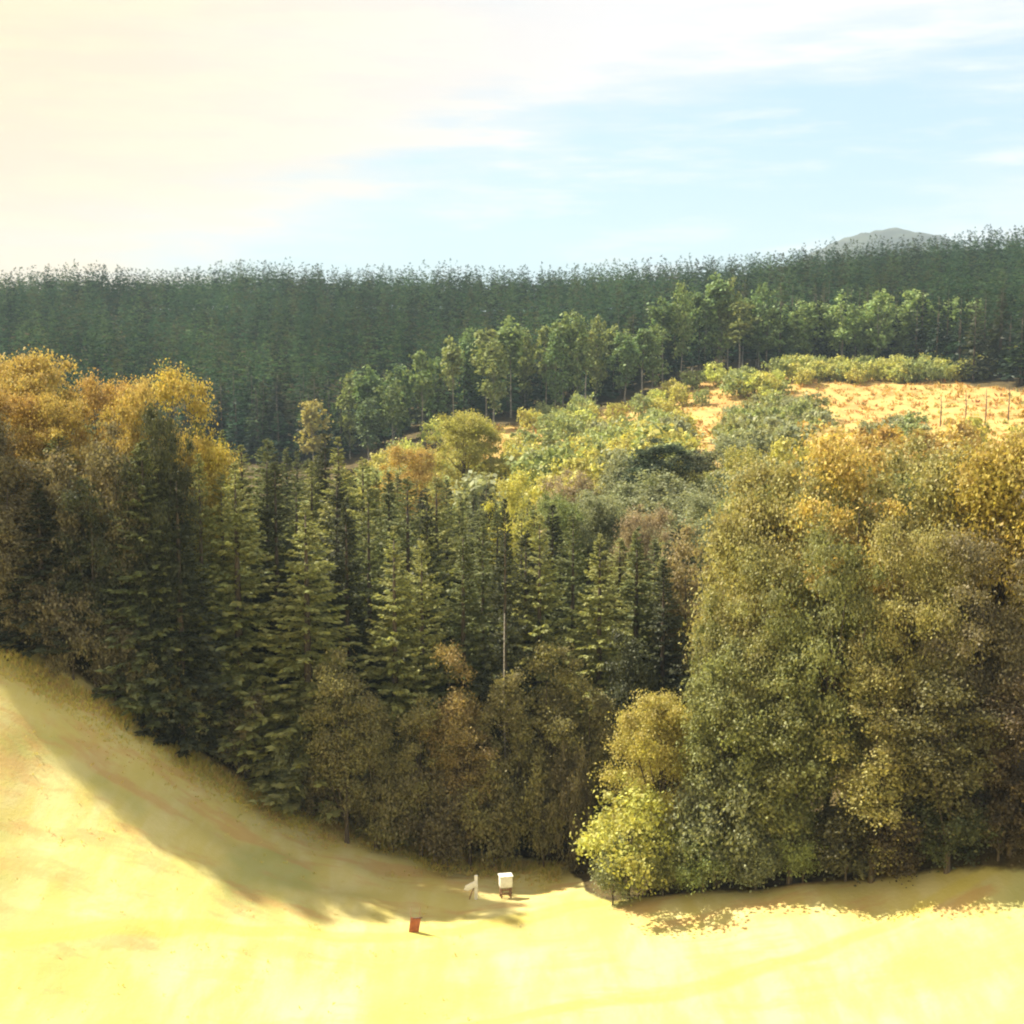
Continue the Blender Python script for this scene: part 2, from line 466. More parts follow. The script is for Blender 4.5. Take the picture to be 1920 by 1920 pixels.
def leafy_quads(seed, h, w, base, nclump, nleaf, size, lump=0.35, rc=(0.13, 0.24), flat=0.75):
    """clumps of leaves spread through an uneven crown; returns quads and clump centres"""
    r = np.random.default_rng(seed)
    cz, rz, rx = (base + 1) / 2 * h, (1 - base) / 2 * h, w / 2
    bumps = unit(r.normal(size=(9, 3))); amp = r.uniform(-lump, lump, 9)
    C, RC = [], []
    while len(C) < nclump:
        d = unit(r.normal(size=3))
        f = 1 + float(np.sum(amp * np.clip(bumps @ d, 0, 1) ** 3))
        k = r.random() ** 0.33
        k = k if k > 0.35 else 0.5
        p = d * k * f * 0.86
        p = np.array([p[0] * rx, p[1] * rx, cz + p[2] * rz])
        if p[2] < base * h * 0.9: continue
        C.append(p); RC.append(r.uniform(*rc) * w)
    C, RC = np.array(C), np.array(RC)
    cnt = (nleaf * (RC / RC.mean()) ** 1.6).astype(int) + 4
    idx = np.repeat(np.arange(nclump), cnt)
    d = unit(r.normal(size=(len(idx), 3)))
    rad = np.minimum(np.abs(r.normal(0, 0.58, len(idx))), 1.15) * RC[idx] + 0.1 * RC[idx]
    off = d * rad[:, None]; off[:, 2] *= flat
    pos = C[idx] + off
    pos[:, 2] -= 0.10 * (rad ** 2) / RC[idx]
    pos[:, 2] = np.maximum(pos[:, 2], 0.02 * h)
    nrm = unit(d * 0.5 + np.array([0, 0, 0.45]) + r.normal(0, 0.75, (len(idx), 3)))
    a = unit(np.cross(nrm, r.normal(size=(len(idx), 3))))
    ln = size * r.uniform(0.45, 1.6, len(idx))
    b = np.cross(nrm, a)
    L = ln[:, None]; wd = L * 0.36
    q = np.stack([pos - a * L * 0.5, pos + b * wd, pos + a * L * 0.5, pos - b * wd], 1)
    top = np.percentile(q[..., 2], 99.6); wid = np.percentile(np.hypot(q[..., 0], q[..., 1]), 96)
    q[..., 2] = np.maximum(q[..., 2], 0.01 * h)
    k = np.array([w / 2 / wid, w / 2 / wid, h / top])
    return q * k, C * k


def trunk_geo(g, h, r0, seed, C=None, base=0.3, m=0, limbs=9, top=0.93, sides=7):
    r = np.random.default_rng(seed + 500)
    n = 7
    zs = np.linspace(-0.4, h * top, n)
    wob = np.cumsum(r.normal(0, 0.010 * h, (n, 2)), 0) * (0.0 if C is None else 0.5)
    pts = np.column_stack([wob, zs])
    rad = r0 * (1 - np.linspace(0, 1, n)) ** 0.8 + 0.02
    rad[0] *= 1.35
    g.tube(pts, rad, sides, m)
    if C is not None:
        pick = r.permutation(len(C))[:limbs]
        for i in pick:
            z0 = r.uniform(base * 0.75, 0.72) * h
            z0 = min(z0, C[i][2] - 0.05 * h) if C[i][2] > 0.12 * h else C[i][2] * 0.4
            p0 = np.array([np.interp(z0, zs, pts[:, 0]), np.interp(z0, zs, pts[:, 1]), z0])
            mid = p0 * 0.5 + C[i] * 0.5 + np.array([0, 0, -0.02 * h])
            rr = float(np.interp(z0, zs, rad)) * 0.55
            g.tube([p0, mid, C[i]], [rr, rr * 0.6, rr * 0.2], 5, m)


KINDS = {}


def register(kind, crown_quads, trunk_g, h, w, bark):
    gc = Geo(); gc.quads(crown_quads)
    KINDS.setdefault(kind, []).append((gc.mesh(kind + '_crown', [M_LEAF]), trunk_g.mesh(kind + '_trunk', [bark], True), h, w))


for s in range(5):                                                     # tall spruces, dense
    h, w = 22.0, 7.2
    q = spruce_quads(10 + s, h, w / 2, 420, 58, 0.40, 0.04, (0.78, 0.85, 0.92, 0.82, 0.88)[s])
    g = Geo(); trunk_geo(g, h, 0.26, s, None, top=0.97)
    register('spruce', q, g, h, w, M_BARK)
for s in range(4):                                                     # broad crowns of autumn trees
    h, w = 20.0, 12.0
    q, C = leafy_quads(30 + s, h, w, 0.10, 96, 610, 0.185, 0.45, (0.08, 0.18), 0.65)
    g = Geo(); trunk_geo(g, h * 0.9, 0.36, s, C, 0.2, limbs=16)
    register('broad', q, g, h, w, M_BARK)
for s in range(4):                                                     # slim upright deciduous
    h, w = 16.0, 6.0
    q, C = leafy_quads(50 + s, h, w, 0.08, 75, 320, 0.185, 0.35, (0.12, 0.24))
    g = Geo(); trunk_geo(g, h * 0.9, 0.18, s, C, 0.15, limbs=14)
    register('slim', q, g, h, w, M_BARK)
for s in range(5):                                                     # shrubs leafy to the ground
    h, w = 6.0, 6.0
    q, C = leafy_quads(70 + s, h, w, 0.02, 60, 190, 0.17, 0.40, (0.09, 0.20), 0.85)
    g = Geo(); trunk_geo(g, h * 0.7, 0.08, s, C, 0.1, limbs=12, sides=5)
    register('shrub', q, g, h, w, M_BARK)
for s in range(4):                                                     # small far bushes
    h, w = 5.0, 6.0
    q, C = leafy_quads(90 + s, h, w, 0.0, 34, 34, 0.46, 0.35, (0.13, 0.24), 0.8)
    g = Geo(); trunk_geo(g, h * 0.6, 0.08, s, C, 0.1, limbs=5, sides=4)
    register('bush', q, g, h, w, M_BARK)
for s in range(4):                                                     # pale-trunked trees at the far edge, bare below
    h, w = 24.0, 6.4
    q, C = leafy_quads(110 + s, h, w, 0.38, 46, 36, 0.75, 0.3, (0.14, 0.26))
    g = Geo(); trunk_geo(g, h * 0.95, 0.17, s, C, 0.5, limbs=6, sides=5)
    register('birch', q, g, h, w, M_PALE)
for s in range(3):                                                     # wide-topped far deciduous
    h, w = 22.0, 9.0
    q, C = leafy_quads(130 + s, h, w, 0.18, 60, 40, 0.8, 0.3, (0.12, 0.22))
    g = Geo(); trunk_geo(g, h * 0.9, 0.25, s, C, 0.3, limbs=6, sides=5)
    register('fartree', q, g, h, w, M_BARK)
for s in range(4):                                                     # fuller far deciduous with narrow crowns
    h, w = 22.0, 7.0
    q, C = leafy_quads(170 + s, h, w, 0.16, 64, 36, 0.62, 0.25, (0.12, 0.22), 1.0)
    g = Geo(); trunk_geo(g, h * 0.9, 0.18, s, C, 0.2, limbs=6, sides=5)
    register('aspen', q, g, h, w, M_PALE)
# far spruces as single meshes (crown and trunk are a few pixels wide)
FAR_SPRUCE = []
for s in range(5):
    h, w = 24.0, 6.0
    q = spruce_quads(150 + s, h, w / 2, 130, 9, 1.25, 0.12, 0.8)
    g = Geo(); g.quads(q, 0)
    g.tube([(0, 0, -0.4), (0, 0, h * 0.5), (0, 0, h * 0.96)], [0.24, 0.15, 0.03], 5, 1)
    FAR_SPRUCE.append((g.mesh('far_spruce', [M_LEAF, M_BARK]), h, w))


def plant(name, kind, variant, px, topy, dist, wpx, col, label, cat, group=None, dx=None, h=None, bark=None, bright=1.0):
    """a tree or shrub standing on the ground at a distance, tall enough to reach photo row topy"""
    top = at(px, topy, dist)
    z = gz(top[0], dist)
    hh = h if h else max(top[2] - z, 1.2)
    ww = wpx * dist / F_PX * (2.05 if kind == 'spruce' else 1.0)
    return place(name, kind, variant, top[0], dist, z, hh, ww, col, label, cat, group)


def place(name, kind, variant, x, y, z, hh, ww, col, label, cat, group=None):
    cm, tm, h, w = KINDS[kind][variant % len(KINDS[kind])]
    e = bpy.data.objects.new(name, None); COL.objects.link(e)
    e.empty_display_size = 0.5
    e.location = (x, y, z - 0.05)
    e.rotation_euler = (0, 0, random.uniform(0, math.tau))
    e.scale = (ww / w, ww / w, hh / h)
    tag(e, label, cat, group)
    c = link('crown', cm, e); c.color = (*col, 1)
    link('trunk', tm, e)
    return e


random.seed(5)
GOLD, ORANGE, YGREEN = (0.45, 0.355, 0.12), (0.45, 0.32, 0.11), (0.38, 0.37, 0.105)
SPR, SPRL, SPRD = (0.155, 0.178, 0.08), (0.28, 0.295, 0.115), (0.07, 0.08, 0.045)  # light green raised to suggest sunlit tips, dark one serves shaded trees
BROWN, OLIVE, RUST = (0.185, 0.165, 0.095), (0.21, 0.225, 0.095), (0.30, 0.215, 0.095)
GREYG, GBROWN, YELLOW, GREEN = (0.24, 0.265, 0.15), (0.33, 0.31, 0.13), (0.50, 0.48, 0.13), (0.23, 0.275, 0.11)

# (name, kind, variant, px, top row, distance, width px, colour, label)
NEAR = [
    # golden crowns on the upper left
    ('autumn_tree', 'broad', 0, 62, 668, 114.3, 215, GOLD, 'tallest golden autumn tree with rounded dome crown in the upper left'),
    ('autumn_tree', 'broad', 1, 190, 712, 113.1, 180, ORANGE, 'orange autumn tree just below and beside the tallest golden dome'),
    ('autumn_tree', 'broad', 2, 330, 702, 112.0, 195, (0.46, 0.37, 0.10), 'yellow gold autumn tree at the end of the golden row, beside dark spruces'),
    ('autumn_tree', 'broad', 3, 255, 722, 109.4, 150, GOLD, 'golden autumn tree between the orange crown and the yellow green one'),
    ('autumn_tree', 'broad', 1, 15, 735, 108.6, 170, ORANGE, 'low orange autumn crown cut by the frame under the tallest golden tree'),
    ('autumn_tree', 'broad', 2, 120, 745, 107.8, 150, GOLD, 'lower golden crown in front of the orange tree, half in shade'),
    ('autumn_tree', 'broad', 0, -70, 725, 115.0, 150, GOLD, 'golden autumn tree beyond the left border of the view'),
    # shaded wall under them
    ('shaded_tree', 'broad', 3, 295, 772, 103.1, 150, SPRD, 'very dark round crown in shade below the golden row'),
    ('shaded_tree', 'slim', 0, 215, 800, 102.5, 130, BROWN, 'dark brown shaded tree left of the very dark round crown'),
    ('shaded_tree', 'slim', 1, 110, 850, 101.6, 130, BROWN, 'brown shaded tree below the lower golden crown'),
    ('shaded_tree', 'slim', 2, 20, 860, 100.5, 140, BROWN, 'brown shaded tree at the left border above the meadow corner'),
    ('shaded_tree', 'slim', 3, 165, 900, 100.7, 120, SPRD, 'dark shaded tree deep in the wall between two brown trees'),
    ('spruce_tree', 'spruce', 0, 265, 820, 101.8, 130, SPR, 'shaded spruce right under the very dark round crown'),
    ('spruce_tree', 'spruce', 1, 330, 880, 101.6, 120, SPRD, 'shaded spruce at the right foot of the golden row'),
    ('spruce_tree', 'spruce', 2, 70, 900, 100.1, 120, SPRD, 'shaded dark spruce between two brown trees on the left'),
    # spruces of the front row
    ('spruce_tree', 'spruce', 3, 372, 850, 105.5, 105, SPRL, 'slim sunlit spruce first right of the golden row'),
    ('spruce_tree', 'spruce', 4, 440, 868, 105.6, 150, SPRL, 'broad light green spruce with forked looking sunlit top'),
    ('spruce_tree', 'spruce', 0, 515, 862, 109.7, 110, SPRD, 'very dark spruce in a gap left of the big pointed spruce'),
    ('spruce_tree', 'spruce', 1, 572, 942, 104.3, 165, SPRL, 'big pointed spruce with sunlit shoulders in the middle of the front row'),
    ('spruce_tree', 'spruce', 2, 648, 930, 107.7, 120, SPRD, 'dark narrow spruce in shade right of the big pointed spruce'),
    ('spruce_tree', 'spruce', 3, 690, 905, 111.4, 110, SPR, 'mid green spruce behind the dark narrow spruce'),
    ('spruce_tree', 'spruce', 4, 738, 985, 104.5, 130, SPRL, 'pale green spruce in front of the hollow, left of two twin tops'),
    ('spruce_tree', 'spruce', 0, 790, 1010, 106.0, 120, SPRL, 'pale spruce with light patches beside the pale green one'),
    ('spruce_tree', 'spruce', 1, 800, 915, 112.0, 100, SPRD, 'small dark spruce top against yellowish bushes'),
    ('spruce_tree', 'spruce', 2, 868, 985, 107.0, 120, SPR, 'mid green spruce left of the tall dark column spruce'),
    ('spruce_tree', 'spruce', 3, 947, 935, 103.5, 88, SPRD, 'tall dark column spruce near the middle of the picture'),
    ('spruce_tree', 'spruce', 2, 905, 958, 111.0, 90, SPR, 'mid green spruce directly left behind the tall dark column spruce'),
    ('spruce_tree', 'spruce', 1, 978, 955, 113.0, 90, SPRL, 'slim light spruce directly right behind the tall dark column spruce'),
    ('spruce_tree', 'spruce', 4, 1012, 965, 109.0, 120, SPRL, 'light green spruce right of the tall dark column spruce'),
    ('spruce_tree', 'spruce', 0, 1075, 960, 113.0, 110, SPR, 'mid green spruce third right of the dark column spruce'),
    ('spruce_tree', 'spruce', 1, 1125, 1000, 107.0, 135, SPRL, 'broad light spruce at the right end of the front row'),
    ('spruce_tree', 'spruce', 2, 1195, 985, 111.0, 120, SPR, 'mid green spruce beside the gap before the big right hand trees'),
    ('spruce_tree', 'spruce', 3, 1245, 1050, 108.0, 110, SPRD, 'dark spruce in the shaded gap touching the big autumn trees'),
    # saplings and thicket in front of them
    ('young_tree', 'slim', 0, 645, 1225, 100.2, 130, (0.235, 0.22, 0.10), 'olive young tree with rounded top at the foot of the spruces'),
    ('young_tree', 'slim', 1, 700, 1300, 100.5, 90, (0.235, 0.22, 0.10), 'thin olive sapling right beside the rounded olive one'),
    ('young_tree', 'slim', 2, 845, 1215, 101.0, 100, (0.30, 0.235, 0.10), 'rust tinted young tree with orange top in the middle thicket'),
    ('young_tree', 'slim', 3, 785, 1305, 100.5, 120, (0.235, 0.22, 0.10), 'olive young tree left of the rust tinted one'),
    ('young_tree', 'slim', 0, 880, 1330, 99.5, 120, (0.275, 0.22, 0.10), 'low rust brown young tree in front of the orange topped one'),
    ('young_tree', 'slim', 1, 955, 1260, 101.0, 120, (0.235, 0.22, 0.10), 'olive young tree below the tall dark column spruce'),
    ('young_tree', 'slim', 2, 1030, 1210, 102.0, 130, (0.235, 0.22, 0.10), 'tall olive young tree right of centre in the shaded thicket'),
    ('young_tree', 'slim', 3, 1105, 1240, 101.0, 120, (0.235, 0.22, 0.10), 'olive young tree at the right end of the shaded thicket'),
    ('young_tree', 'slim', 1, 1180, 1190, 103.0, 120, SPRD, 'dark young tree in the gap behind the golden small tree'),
    ('shrub', 'shrub', 0, 735, 1400, 100.5, 130, (0.235, 0.22, 0.10), 'olive shrub at the left end of the middle thicket'),
    ('shrub', 'shrub', 1, 830, 1430, 99.7, 140, BROWN, 'brownish shrub at the foot of the rust tinted young tree'),
    ('shrub', 'shrub', 2, 925, 1425, 99.2, 140, (0.235, 0.22, 0.10), 'olive shrub behind the white box on its stand'),
    ('shrub', 'shrub', 3, 1020, 1420, 98.8, 140, (0.235, 0.22, 0.10), 'wide olive shrub between the white box and the yellow bush'),
    ('shrub', 'shrub', 4, 1085, 1400, 98.0, 110, BROWN, 'brown shrub in the dark gap left of the yellow bush'),
    # shrubs along the lower left forest edge
    ('shrub', 'shrub', 0, 35, 1040, 99.1, 130, BROWN, 'brown shrub at the meadow corner by the left border'),
    ('shrub', 'shrub', 1, 130, 1055, 99.5, 140, BROWN, 'broad brown shrub second from the left along the shaded edge'),
    ('shrub', 'shrub', 2, 210, 1130, 100.6, 130, BROWN, 'brown shrub third along the shaded forest edge, below two spruces'),
    ('shrub', 'shrub', 3, 290, 1190, 101.7, 130, (0.235, 0.22, 0.10), 'olive brown shrub fourth along the shaded forest edge'),
    ('shrub', 'shrub', 4, 370, 1235, 103.0, 150, (0.235, 0.22, 0.10), 'large olive grey shrub halfway down the shaded edge'),
    ('shrub', 'shrub', 0, 455, 1290, 103.8, 130, BROWN, 'brown shrub next below the large olive grey one'),
    ('shrub', 'shrub', 1, 530, 1330, 103.8, 130, GREYG, 'greyish shrub left of the rounded olive young tree'),
    ('shrub', 'shrub', 2, 610, 1390, 103.0, 120, BROWN, 'small brown shrub under the rounded olive young tree'),
    ('shrub', 'shrub', 3, 680, 1420, 102.5, 110, BROWN, 'small brown shrub at the bottom of the shaded slope'),
    # the big autumn trees on the right
    ('autumn_tree', 'broad', 0, 1420, 945, 95.0, 250, GBROWN, 'big golden brown tree at the left flank of the right hand group'),
    ('autumn_tree', 'broad', 1, 1500, 860, 95.0, 310, GBROWN, 'big golden brown tree with high rounded top second in the right hand group'),
    ('autumn_tree', 'broad', 2, 1620, 832, 93.0, 310, GOLD, 'golden topped big tree in the middle of the right hand group'),
    ('autumn_tree', 'broad', 3, 1755, 838, 94.0, 320, GBROWN, 'golden brown big tree second from the right border'),
    ('autumn_tree', 'broad', 0, 1890, 826, 91.0, 310, (0.38, 0.31, 0.085), 'yellow green big tree at the right border of the view'),
    ('autumn_tree', 'broad', 1, 1555, 880, 104.0, 280, (0.25, 0.25, 0.105), 'green crown showing between the two golden tops at the back of the right hand group'),
    ('autumn_tree', 'broad', 3, 1690, 865, 105.0, 290, OLIVE, 'olive crown at the back of the right hand group, right of the golden top'),
    ('autumn_tree', 'broad', 2, 1445, 1040, 89.5, 220, (0.25, 0.25, 0.105), 'green tree in front of the golden brown left flank'),
    ('autumn_tree', 'broad', 3, 1560, 1000, 88.0, 240, OLIVE, 'olive green tree in front of the high rounded golden brown top'),
    ('autumn_tree', 'broad', 1, 1700, 985, 87.0, 230, GBROWN, 'golden brown tree lower down in front of the golden topped one'),
    ('autumn_tree', 'broad', 2, 1850, 1010, 85.5, 240, BROWN, 'brown leaved tree lower down near the right border'),
    ('autumn_tree', 'broad', 0, 2010, 900, 86.0, 260, BROWN, 'brown autumn tree beyond the right border of the view'),
    ('autumn_tree', 'slim', 0, 1345, 1130, 93, 110, OLIVE, 'slim olive tree leaning out over the shaded gap'),
    ('autumn_tree', 'slim', 1, 1355, 1210, 88.5, 150, (0.225, 0.245, 0.105), 'green slim tree under the left flank of the big autumn trees'),
    ('autumn_tree', 'slim', 2, 1490, 1230, 86.5, 160, OLIVE, 'olive slim tree below the middle of the right hand group'),
    ('autumn_tree', 'slim', 3, 1650, 1255, 84.4, 170, GBROWN, 'slim tree with a pale golden tuft low in the right hand group'),
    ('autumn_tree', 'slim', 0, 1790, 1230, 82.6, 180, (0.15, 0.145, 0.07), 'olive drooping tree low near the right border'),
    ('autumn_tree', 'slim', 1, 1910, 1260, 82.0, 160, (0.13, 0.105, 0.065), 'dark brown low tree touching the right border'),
    ('small_tree', 'broad', 0, 1245, 1305, 91.0, 190, (0.40, 0.36, 0.12), 'small golden tree standing just behind the bright yellow bush'),
    ('yellow_bush', 'shrub', 1, 1180, 1455, 89.2, 215, (0.43, 0.44, 0.125), 'bright yellow bush at the corner of the sunlit meadow'),
    ('shrub', 'shrub', 2, 1150, 1570, 88.4, 110, GREYG, 'low grey green shrub at the foot of the bright yellow bush'),
    ('shrub', 'shrub', 3, 1245, 1560, 87.9, 120, OLIVE, 'low olive shrub right below the bright yellow bush'),
    ('shrub', 'shrub', 0, 1345, 1400, 88.0, 190, GREYG, 'tall grey green shrub right of the small golden tree'),
    ('shrub', 'shrub', 1, 1320, 1530, 87.2, 140, GREEN, 'green shrub at the meadow edge in front of the tall grey green one'),
    ('shrub', 'shrub', 2, 1420, 1545, 86.7, 150, GREYG, 'grey green shrub third from the yellow bush along the meadow'),
    ('shrub', 'shrub', 3, 1510, 1520, 86.0, 150, GREEN, 'green shrub fourth from the yellow bush along the meadow'),
    ('shrub', 'shrub', 4, 1430, 1400, 87.3, 160, OLIVE, 'upright olive shrub behind the grey green meadow shrubs'),
    ('shrub', 'shrub', 0, 1590, 1480, 85.2, 180, (0.085, 0.085, 0.045), 'olive shrub in shade under the slim tree with golden tuft'),  # leaf colour of this and the next three darkened to deepen the shade
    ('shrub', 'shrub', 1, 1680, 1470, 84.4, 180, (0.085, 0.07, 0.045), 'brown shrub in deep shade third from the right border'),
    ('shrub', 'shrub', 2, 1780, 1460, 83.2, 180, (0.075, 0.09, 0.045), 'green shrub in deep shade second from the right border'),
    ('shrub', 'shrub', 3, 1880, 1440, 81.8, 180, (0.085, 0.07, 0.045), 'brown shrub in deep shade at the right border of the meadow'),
    ('shrub', 'shrub', 4, 1975, 1440, 80.5, 160, BROWN, 'brown shrub beyond the right border of the meadow'),
    # the hollow between the front trees and the clearing
    ('hollow_tree', 'slim', 0, 1228, 822, 190.0, 140, (0.06, 0.085, 0.05), 'dark green tree clump standing alone on the bright bushy slope'),
    ('hollow_tree', 'slim', 1, 1290, 845, 196.0, 90, SPRD, 'small dark tree right against the dark clump on the bushy slope'),
    ('hollow_tree', 'broad', 2, 950, 893, 135.0, 140, YELLOW, 'yellow crown rising behind the tall dark column spruce'),
    ('hollow_tree', 'broad', 3, 1050, 930, 140.0, 140, GREEN, 'green crown right of the yellow one in the hollow'),
    ('hollow_tree', 'broad', 0, 1135, 935, 140.0, 150, GREYG, 'grey green crown in the hollow left of the pinkish crown'),
    ('hollow_tree', 'broad', 1, 1225, 960, 135.0, 140, (0.34, 0.28, 0.18), 'pinkish brown crown in the hollow left of the big right hand trees'),
    ('hollow_tree', 'broad', 2, 1330, 930, 140.0, 150, GREYG, 'grey green crown behind the left flank of the big autumn trees'),
    ('hollow_tree', 'slim', 3, 1285, 990, 112.0, 120, (0.32, 0.27, 0.15), 'slim dusty brown tree at the edge of the shaded gap'),
    ('hollow_tree', 'broad', 1, 760, 838, 190.0, 130, (0.46, 0.34, 0.11), 'small orange crown on the slope behind the dark spruce tops'),
    ('hollow_tree', 'broad', 0, 868, 775, 230.0, 140, YGREEN, 'rounded yellow green tree highest on the left of the bushy slope'),
]
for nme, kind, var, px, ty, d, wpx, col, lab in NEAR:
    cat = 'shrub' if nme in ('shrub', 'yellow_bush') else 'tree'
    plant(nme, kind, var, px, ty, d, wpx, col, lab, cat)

# a bare pale stem standing in front of the thicket
g = Geo()
zb = gz(at(946, 1400, 102)[0], 101.6)
st = at(946, 1185, 101.6)
g.tube([(0, 0, -0.3), (0.1, 0, 6), (-0.05, 0.05, 12), (0, 0, st[2] - zb + 1.5)], [0.11, 0.075, 0.055, 0.03], 7)
for k in range(7):
    a = k * 2.4; z = 5.5 + k * 1.2
    g.tube([(0, 0, z), (math.cos(a) * 0.9, math.sin(a) * 0.9, z + 0.3), (math.cos(a) * 1.5, math.sin(a) * 1.5, z + 0.2)], [0.05, 0.03, 0.012], 4)
o = bpy.data.objects.new('bare_tree', None); COL.objects.link(o); o.location = (st[0], 101.0, zb)
link('trunk', g.mesh('bare_tree_trunk', [M_PALE], True), o)
tag(o, 'bare pale tree stem standing upright in the middle of the shaded thicket', 'tree')


# ---- dense stand filling in behind the front row
def in_view(x, y, margin=6): return abs(x) < 0.366 * y + margin


def stand_fill():
    r = random.Random(21); pts = []
    tries = 0
    while len(pts) < 105 and tries < 6000:
        tries += 1
        y = r.uniform(106, 178); x = r.uniform(-64, 16)
        if y < float(edge_y(x)) + 7 or not in_view(x, y, 3): continue
        if x > 2 and y > 140: continue
        if any((x - a) ** 2 + (y - b) ** 2 < 4.5 ** 2 for a, b in pts): continue
        pts.append((x, y))
    for i, (x, y) in enumerate(pts):
        z = gz(x, y)
        px = 960 + F_PX * x / y
        cap = np.interp(px, [0, 330, 400, 620, 700, 900, 1250], [760, 790, 795, 815, 870, 905, 985]) + r.uniform(-8, 55)
        hmax = at(px, cap, y)[2] - z
        h = min(hmax, r.uniform(19, 26))
        if h < 8: continue
        c, cn = r.choice([(SPR, 'mid green'), (SPRL, 'light green'), (SPRL, 'light green'), (SPRD, 'very dark'), (SPR, 'mid green')])
        place('spruce_tree', 'spruce', i, x, y, z, h, r.uniform(9, 12.5), c,
              cn + ' spruce top crowded behind the front row of the dark stand', 'tree', cn + ' spruces crowded behind the front row')
    return pts


stand_fill()
# the stand runs on outside the picture on the left, where its shadow comes from
for i, (x, y) in enumerate([(-40.5, 102), (-45, 104), (-49, 107), (-43, 109), (-54, 108)]):
    place('shaded_tree', 'slim' if i % 2 else 'broad', i, x, y, gz(x, y), 15 + (i * 7 % 5), 7 + i % 3, GOLD if i % 3 else BROWN,
          'autumn tree of the stand running on beyond the left border', 'tree', 'stand beyond the left border')


for i, (x, y) in enumerate([(41, 86), (46, 92), (52, 84), (57, 94)]):
    place('autumn_tree', 'broad', i, x, y, gz(x, y), 20 + (i * 5 % 4), 11 + i % 3, GBROWN if i % 2 else OLIVE,
          'autumn tree of the stand running on beyond the right border', 'tree', 'stand beyond the right border')


# ---- bushes on the clearing slope
def slope_bushes():
    r = random.Random(8)
    zones = [
        # (group phrase, label, count, polygon test on photo px/py of the base, height range, colours)
        ('bushes along the crest before the dark wood', 'bush in the row along the crest before the dark wood', 64,
         lambda: (r.uniform(1480, 1900), r.uniform(392, 414)), (4.5, 7.0), [YGREEN, GREEN, (0.36, 0.38, 0.12)]),
        ('bushes along the far left rim of the slope', 'bush on the rim of the slope below the pale trunks', 40,
         lambda: (lambda p: (p, float(far_y((p - 960) / F_PX * 395)) - r.uniform(10, 50)))(r.uniform(690, 1480)), (4.0, 7.5), [YGREEN, (0.38, 0.42, 0.12), GREEN]),
        ('bushes covering the left of the slope', 'bush in the patchy green cover left of the orange clearing', 120,
         lambda: (r.uniform(640, 1300), r.uniform(190, 350)), (4.0, 8.5), [YGREEN, GREEN, GREYG, GREEN, YGREEN]),
        ('bushes in the middle of the orange clearing', 'bush in the large clump amid the orange clearing', 34,
         lambda: (r.uniform(1370, 1540), r.uniform(215, 350)), (5.0, 8.0), [GREYG, GREEN, OLIVE]),
        ('bushes on the right of the orange clearing', 'bush of the small clump on the right of the orange clearing', 9,
         lambda: (r.uniform(1635, 1715), r.uniform(285, 310)), (3.5, 5.5), [GREEN, GREYG]),
        ('bushes above the big autumn trees', 'bush just above the tops of the big right hand trees', 26,
         lambda: (r.uniform(1480, 1980), r.uniform(170, 235)), (4.0, 7.0), [GOLD, YGREEN, (0.34, 0.24, 0.06)]),
        ('bushes in the hollow', 'bush in the mixed growth of the hollow left of the big autumn trees', 70,
         lambda: (r.uniform(980, 1480), r.uniform(128, 200)), (5.0, 9.5), [GREYG, GREEN, YGREEN, GREYG, (0.36, 0.30, 0.19), YGREEN, GREEN]),
    ]
    NAMES = {SPR: 'deep green', YGREEN: 'yellow green', GREEN: 'green', GREYG: 'grey green', OLIVE: 'olive', GOLD: 'golden', (0.36, 0.38, 0.12): 'lime coloured', (0.38, 0.42, 0.12): 'lime coloured', (0.34, 0.24, 0.06): 'ochre', SPRD: 'dark'}
    k = 0
    for grp, lab, n, f, hr, cols in zones:
        got = []; tries = 0
        while len(got) < n and tries < n * 40:
            tries += 1
            px, y = f(); x = (px - 960) / F_PX * y
            if any((x - a) ** 2 + (y - b) ** 2 < (2.3 if 'crest' in grp else 3.6) ** 2 for a, b in got): continue
            if 1285 < px < 1372 and 240 < y < 330: continue
            if 1000 < px < 1090 and 285 < y < 330: continue
            got.append((x, y))
            h = r.uniform(*hr); c = r.choice(cols)
            cn = NAMES.get(c, 'brownish')
            place('bush', 'bush' if y > 200 else 'shrub', k, x, y, gz(x, y), h, h * r.uniform(1.0, 1.5), [1.22 * v for v in c] if y > 200 else c, cn + ' ' + lab, 'bush', cn + ' ' + grp)  # leaf colour of the far bushes brightened for a sunlit slope
            k += 1


slope_bushes()


